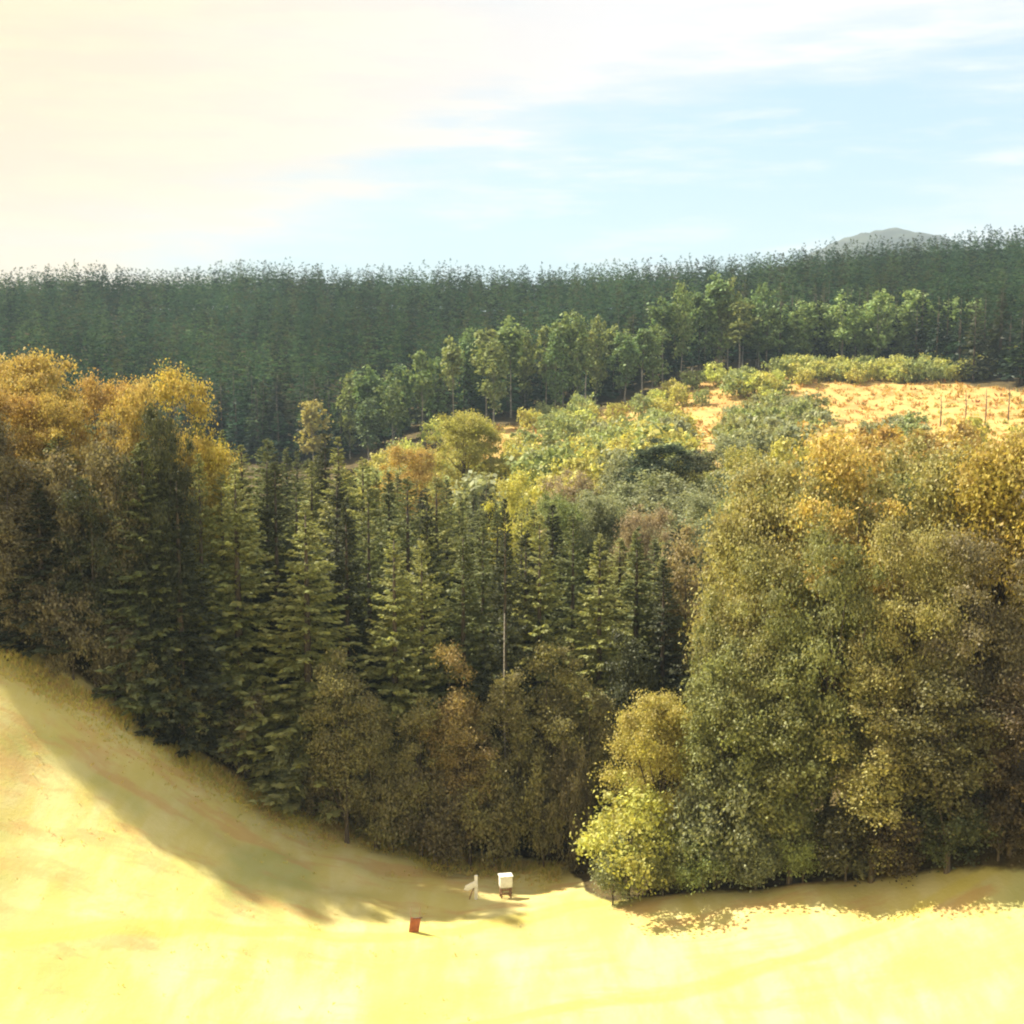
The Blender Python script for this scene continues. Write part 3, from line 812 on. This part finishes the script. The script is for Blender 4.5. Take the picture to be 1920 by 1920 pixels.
# ---- the far wood
def far_wood():
    r = random.Random(3)
    # pale-trunked trees at its foot
    for i, px in enumerate([655, 690, 752, 790, 812, 850, 878, 912, 925, 958, 985, 1022, 1040, 1055, 1082, 1098, 1116, 1150, 1170, 1205, 1222, 1240, 1275, 1296, 1320, 1345, 1362, 1385, 1420]):
        x0 = (px - 960) / F_PX * 395; y = float(far_y(x0)) - r.uniform(-12, 9); x = (px - 960) / F_PX * y
        place('birch_tree', 'birch' if i % 2 else 'aspen', i, x, y, gz(x, y), r.uniform(19, 28), r.uniform(6, 9.5), r.choice([(0.20, 0.27, 0.105), (0.16, 0.24, 0.10), (0.23, 0.275, 0.105)]),
              'pale trunked tree with high light green crown at the foot of the far wood', 'tree', 'pale trunked trees along the far wood')
    for i, (px, ty, lab) in enumerate([
            (1355, 552, 'broad light green tree at the left end of the pale crowns in the far wood'),
            (1440, 580, 'light green crown right of the broad one in the far wood'),
            (1510, 565, 'light green crown third from the left in the pale row of the far wood'),
            (1580, 552, 'light green crown in the middle of the pale row of the far wood'),
            (1650, 545, 'tall light green crown right of the middle of the pale row in the far wood'),
            (1715, 545, 'tallest light green crown of the pale row in the far wood'),
            (1780, 560, 'last light green crown at the right end of the pale row in the far wood')]):
        plant('light_tree', 'aspen', i, px, ty, 424 + 2 * (i % 3), 62, (0.24, 0.33, 0.13), lab, 'tree')
    for i, px in enumerate([1395, 1420, 1470, 1490, 1535, 1556, 1605, 1628, 1672, 1694, 1738, 1760, 1800, 1825]):
        plant('light_tree', 'aspen', i + 1, px, 560 + (i * 7 % 22), 428 + 3 * (i % 3), 52, (0.21, 0.29, 0.115),
              'smaller light green crown filling the pale row of the far wood', 'tree', 'smaller crowns filling the pale row')
    for px, ty, col, lab in [(585, 752, (0.33, 0.30, 0.10), 'small yellowish crown standing before the dark far wood on the left'),
                             (735, 700, (0.15, 0.2, 0.08), 'light green crown with thin trunk before the far wood above the orange crown'),
                             (690, 745, (0.12, 0.17, 0.08), 'small pale green crown left of the thin trunked one before the far wood')]:
        plant('birch_tree', 'aspen', int(px), px, ty, 372, 58, col, lab, 'tree')
    # thin dark saplings on the right of the clearing
    for i, (px, ty) in enumerate([(1812, 735), (1850, 728), (1893, 720), (1765, 742)]):
        gq = Geo(); y = 300 + 4 * i; p = at(px, ty, y); z = gz(p[0], y); h = max(p[2] - z, 5)
        gq.tube([(0, 0, -0.3), (0.1, 0, h * 0.6), (0, 0, h)], [0.16, 0.12, 0.03], 5)
        for k in range(8):
            a = k * 2.4; zz = h * (0.45 + 0.06 * k)
            gq.tube([(0, 0, zz), (math.cos(a) * (1.2 - 0.1 * k), math.sin(a) * (1.2 - 0.1 * k), zz + 0.9)], [0.05, 0.012], 4)
        o = link('bare_sapling', gq.mesh('bare_sapling', [M_BARK], True), None, (p[0], y, z))
        tag(o, 'thin bare sapling standing on the right of the orange clearing', 'tree', 'bare saplings on the orange clearing')
    # spruces
    pts = []
    step = 7.2
    for yy in np.arange(352, 830, step * 0.9):
        for xx in np.arange(-340, 340, step):
            x = xx + r.uniform(-3.4, 3.4); y = yy + r.uniform(-3.4, 3.4)
            if y < float(far_y(x)) + 4 or not in_view(x, y, 22): continue
            if math.sin(x * 0.11 + 2.0 * math.sin(y * 0.05)) * math.sin(y * 0.09 + 0.7) > 0.9 and y < 640: continue
            pts.append((y, x))
    pts.sort()
    # nearest in view are individuals
    near = [p for p in pts if in_view(p[1], p[0], 0)]
    near.sort(key=lambda p: p[0] - float(far_y(p[1])) + (0 if p[1] > -95 else 400))
    ind = set(near[:150])
    Z = ground_z(np.array([p[1] for p in pts]), np.array([p[0] for p in pts]))
    mass_v, mass_c = [], []
    lows = [spruce_quads(200 + s, 24.0, 3.0, 42, 9, 1.25, 0.24, 0.56) for s in range(6)]
    tints = [(0.046, 0.092, 0.043), (0.030, 0.069, 0.036), (0.075, 0.126, 0.054), (0.034, 0.08, 0.045), (0.018, 0.036, 0.022), (0.062, 0.076, 0.037)]
    for i, (y, x) in enumerate(pts):
        h = 21.5 + 3.5 * math.sin(x * 0.045 + 1.3 * math.sin(y * 0.03)) * math.sin(y * 0.05 + x * 0.02) + r.triangular(-6, 3.5, 0.5); s = r.uniform(1.1, 1.8); col = r.choice(tints); a = r.uniform(0, math.tau)
        patch = 0.84 + 0.34 * math.sin(x * 0.05 + 2.2 * math.sin(y * 0.021)) * math.sin(y * 0.033 + 0.8 + x * 0.017) + 0.12 * math.sin(x * 0.13 + y * 0.11)
        shade = tuple(v * patch for v in col)        # stands of different age and vigour
        if (y, x) in ind:
            me, h0, w0 = FAR_SPRUCE[i % 5]
            o = link('spruce_tree', me, None, (x, y, Z[i] - 0.1))
            o.rotation_euler = (0, 0, a); o.scale = (s, s, h / h0); o.color = (*shade, 1)
            cn = ('green', 'deep green', 'light green', 'bluish green', 'blackish', 'brownish')[tints.index(col)]
            tag(o, cn + ' spruce in the front ranks of the far wood', 'tree', cn + ' spruces in the front ranks of the far wood')
        else:
            q = lows[r.choice((0, 1, 2, 3, 4, 5))] * np.array([s, s, h / 24.0])
            R = np.array([[math.cos(a), math.sin(a), 0], [-math.sin(a), math.cos(a), 0], [0, 0, 1]])
            mass_v.append((q.reshape(-1, 3) @ R) + np.array([x, y, Z[i]]))
            mass_c.append(np.tile((*shade, 1), (len(q) * 4, 1)))
    V = np.concatenate(mass_v); Cc = np.concatenate(mass_c).astype(np.float32)
    n = len(V) // 4
    me = mesh_from('far_wood', V, np.full(n, 4), np.arange(n * 4), [M_LEAF_MASS])
    ca = me.attributes.new('tint', 'FLOAT_COLOR', 'POINT'); ca.data.foreach_set('color', Cc.ravel())
    tag(link('far_wood', me), 'dark spruce wood covering the ridge as one mass', None, None, 'stuff')
    print('far trees', len(pts), 'mass quads', n, 'all', sum(len(m.polygons) for m in bpy.data.meshes))


far_wood()


# ---- rough grass: tufts over the meadow, thicker along the wood's edge
def grass():
    r = np.random.default_rng(77)
    n = 13000
    x = r.uniform(-44, 44, n); e = edge_y(x)
    k = r.random(n)
    y = np.where(k < 0.93, e - np.abs(r.normal(0, 2.2, n)), e - r.random(n) ** 1.2 * (e - 60))
    y = np.where(y < 58, r.uniform(60, 80, n), y)
    keep = x < 3.5
    x, y, e = x[keep], y[keep], e[keep]; n = len(x)
    z = ground_z(x, y)
    nb = 5
    idx = np.repeat(np.arange(n), nb)
    p = np.stack([x, y, z - 0.03], -1)[idx] + np.concatenate([r.normal(0, 0.10, (len(idx), 2)), np.zeros((len(idx), 1))], 1)
    a = unit(np.stack([r.normal(0, .45, len(idx)), r.normal(0, .45, len(idx)), np.ones(len(idx))], -1))
    tall = np.clip(0.40 - 0.05 * (e - y), 0.16, 0.40)[idx] * np.repeat(r.uniform(0.4, 1.3, n), nb)
    ln = tall * r.uniform(0.5, 1.5, len(idx))
    q = kites(p, a, ln, np.full(len(idx), 0.07), r)
    base = np.array([(0.58, 0.50, 0.17), (0.52, 0.47, 0.14), (0.54, 0.38, 0.16), (0.42, 0.42, 0.13)])
    c = base[r.choice(4, n, p=[.45, .25, .15, .15])][idx]
    me = mesh_from('grass', q.reshape(-1, 3), np.full(len(q), 4), np.arange(len(q) * 4), [M_GRASS])
    ca = me.attributes.new('tint', 'FLOAT_COLOR', 'POINT')
    ca.data.foreach_set('color', np.repeat(np.column_stack([c, np.ones(len(c))]), 4, 0).astype(np.float32).ravel())
    tag(link('grass', me), 'dry straw coloured grass of the meadow', None, None, 'stuff')


grass()


def bracken():
    r = np.random.default_rng(31)
    n = 5500
    y = r.uniform(170, 405, n); x = r.uniform(-20, 165, n)
    ok = (y < far_y(x) - 8) & (np.abs(x) < 0.39 * y) & ((x > 20) | (y > 215))
    x, y = x[ok], y[ok]; n = len(x)
    z = ground_z(x, y)
    nb = 7
    idx = np.repeat(np.arange(n), nb)
    p = np.stack([x, y, z - 0.05], -1)[idx] + np.concatenate([r.normal(0, 0.35, (len(idx), 2)), np.zeros((len(idx), 1))], 1)
    a = unit(np.stack([r.normal(0, .8, len(idx)), r.normal(0, .8, len(idx)), np.ones(len(idx))], -1))
    sz = r.uniform(0.5, 1.3, n)[idx] * r.uniform(0.5, 1.3, len(idx))
    q = kites(p, a, sz, sz * 0.4, r)
    base = np.array([(0.42, 0.27, 0.09), (0.45, 0.34, 0.12), (0.38, 0.21, 0.075), (0.30, 0.29, 0.10)])
    c = base[r.choice(4, n, p=[.35, .3, .2, .15])][idx]
    me = mesh_from('bracken', q.reshape(-1, 3), np.full(len(q), 4), np.arange(len(q) * 4), [M_LEAF_MASS])
    ca = me.attributes.new('tint', 'FLOAT_COLOR', 'POINT')
    ca.data.foreach_set('color', np.repeat(np.column_stack([c, np.ones(len(c))]), 4, 0).astype(np.float32).ravel())
    tag(link('bracken', me), 'orange dry bracken covering the clearing', None, None, 'stuff')


bracken()


# ------------------------------------------------------------------ things in the meadow
def thing(name, loc, label, cat, rz=0.0):
    e = bpy.data.objects.new(name, None); COL.objects.link(e)
    e.location = loc; e.rotation_euler = (0, 0, rz); e.empty_display_size = 0.5
    return tag(e, label, cat)


def bev(o, w=0.015):
    b = o.modifiers.new('bevel', 'BEVEL'); b.width = w; b.segments = 2
    return o


def roty(a): return np.array([[math.cos(a), 0, math.sin(a)], [0, 1, 0], [-math.sin(a), 0, math.cos(a)]])


p = at(775, 1755, 85.5); z = gz(p[0], 85.5)
t = thing('target_board', (p[0], 85.5, z), 'small rust red board between two thin stakes alone in the sunlit meadow', 'board')
lean = roty(math.radians(9))
g = Geo(); g.box(lean @ np.array([0, 0, 0.62]), (0.62, 0.07, 1.05), lean); bev(link('panel', g.mesh('panel', [M_RED]), t))
for sx in (-0.27, 0.30):
    g = Geo(); g.tube([(sx - 0.05, 0.06, -0.2), (sx + 0.10, 0.06, 1.0), (sx + 0.14, 0.06, 1.85)], [0.028, 0.026, 0.022], 8)
    link('stake', g.mesh('stake', [M_WOOD], True), t)
g = Geo(); g.box(lean @ np.array([0.10, 0, 1.17]), (0.62, 0.10, 0.06), lean @ roty(math.radians(-14))); bev(link('top_rail', g.mesh('top_rail', [M_DARK]), t))
g = Geo(); g.box((-0.02, 0, 0.05), (1.0, 0.34, 0.09)); bev(link('dark_base', g.mesh('dark_base', [M_DARK]), t))  # dark flat slab under the panel, wider than it

p = at(893, 1680, 92); z = gz(p[0], 91.5)
t = thing('signpost', (p[0], 91.5, z), 'white wooden post with a short arm board pointing left on the meadow edge', 'signpost')
g = Geo(); g.box((0, 0, 0.85), (0.22, 0.16, 1.9)); bev(link('post', g.mesh('post', [M_WHITE]), t))
g = Geo()
arm = roty(math.radians(-28))
v = np.array([(-0.95, -0.04, 0.0), (-0.72, -0.04, -0.2), (0.05, -0.04, -0.2), (0.05, -0.04, 0.2), (-0.72, -0.04, 0.2)])
v2 = v + np.array([0, 0.08, 0])
vv = np.concatenate([v, v2]) @ arm.T + np.array([0, -0.13, 1.28])
g.add(vv, [(0, 1, 2, 3, 4), (9, 8, 7, 6, 5), (0, 5, 6, 1), (1, 6, 7, 2), (2, 7, 8, 3), (3, 8, 9, 4), (4, 9, 5, 0)])
bev(link('arm_board', g.mesh('arm_board', [M_WHITE]), t))
g = Geo(); g.tube([(-0.55, 0.02, -0.2), (-0.30, 0.02, 0.6), (0.0, 0.02, 1.15)], [0.04, 0.04, 0.035], 8); link('brace', g.mesh('brace', [M_WOOD], True), t)

p = at(948, 1680, 92); z = gz(p[0], 91.8)
t = thing('white_box', (p[0], 91.8, z), 'white box raised on a brown wooden stand right of the white post', 'box', math.radians(12))
g = Geo(); g.box((0, 0, 1.22), (0.84, 0.6, 0.74)); bev(link('body', g.mesh('body', [M_WHITE]), t), 0.03)
g = Geo(); g.box((0, 0, 1.63), (0.94, 0.70, 0.07)); bev(link('lid', g.mesh('lid', [M_WHITE]), t))
for sx in (-0.32, 0.32):
    for sy in (-0.22, 0.22):
        g = Geo(); g.box((sx, sy, 0.31), (0.10, 0.10, 1.03)); link('leg', g.mesh('leg', [M_WOOD]), t)
for zz in (0.45, 0.72):
    g = Geo(); g.box((0, -0.29, zz), (0.80, 0.035, 0.14)); link('stand_board', g.mesh('stand_board', [M_WOOD]), t)


# ------------------------------------------------------------------ air
def haze():
    g = Geo(); g.box((0, 1650, 155), (7700, 5700, 420))
    m, t = new_mat('haze')
    v = t.n('ShaderNodeVolumePrincipled')
    v.inputs['Color'].default_value = (0.62, 0.82, 1.0, 1)
    v.inputs['Density'].default_value = 0.00012
    v.inputs['Anisotropy'].default_value = 0.0
    o = t.n('ShaderNodeOutputMaterial'); t.l(v.outputs[0], o.inputs['Volume'])
    tag(link('haze', g.mesh('haze', [m])), 'thin pale haze in the valley air', None, None, 'stuff')


haze()
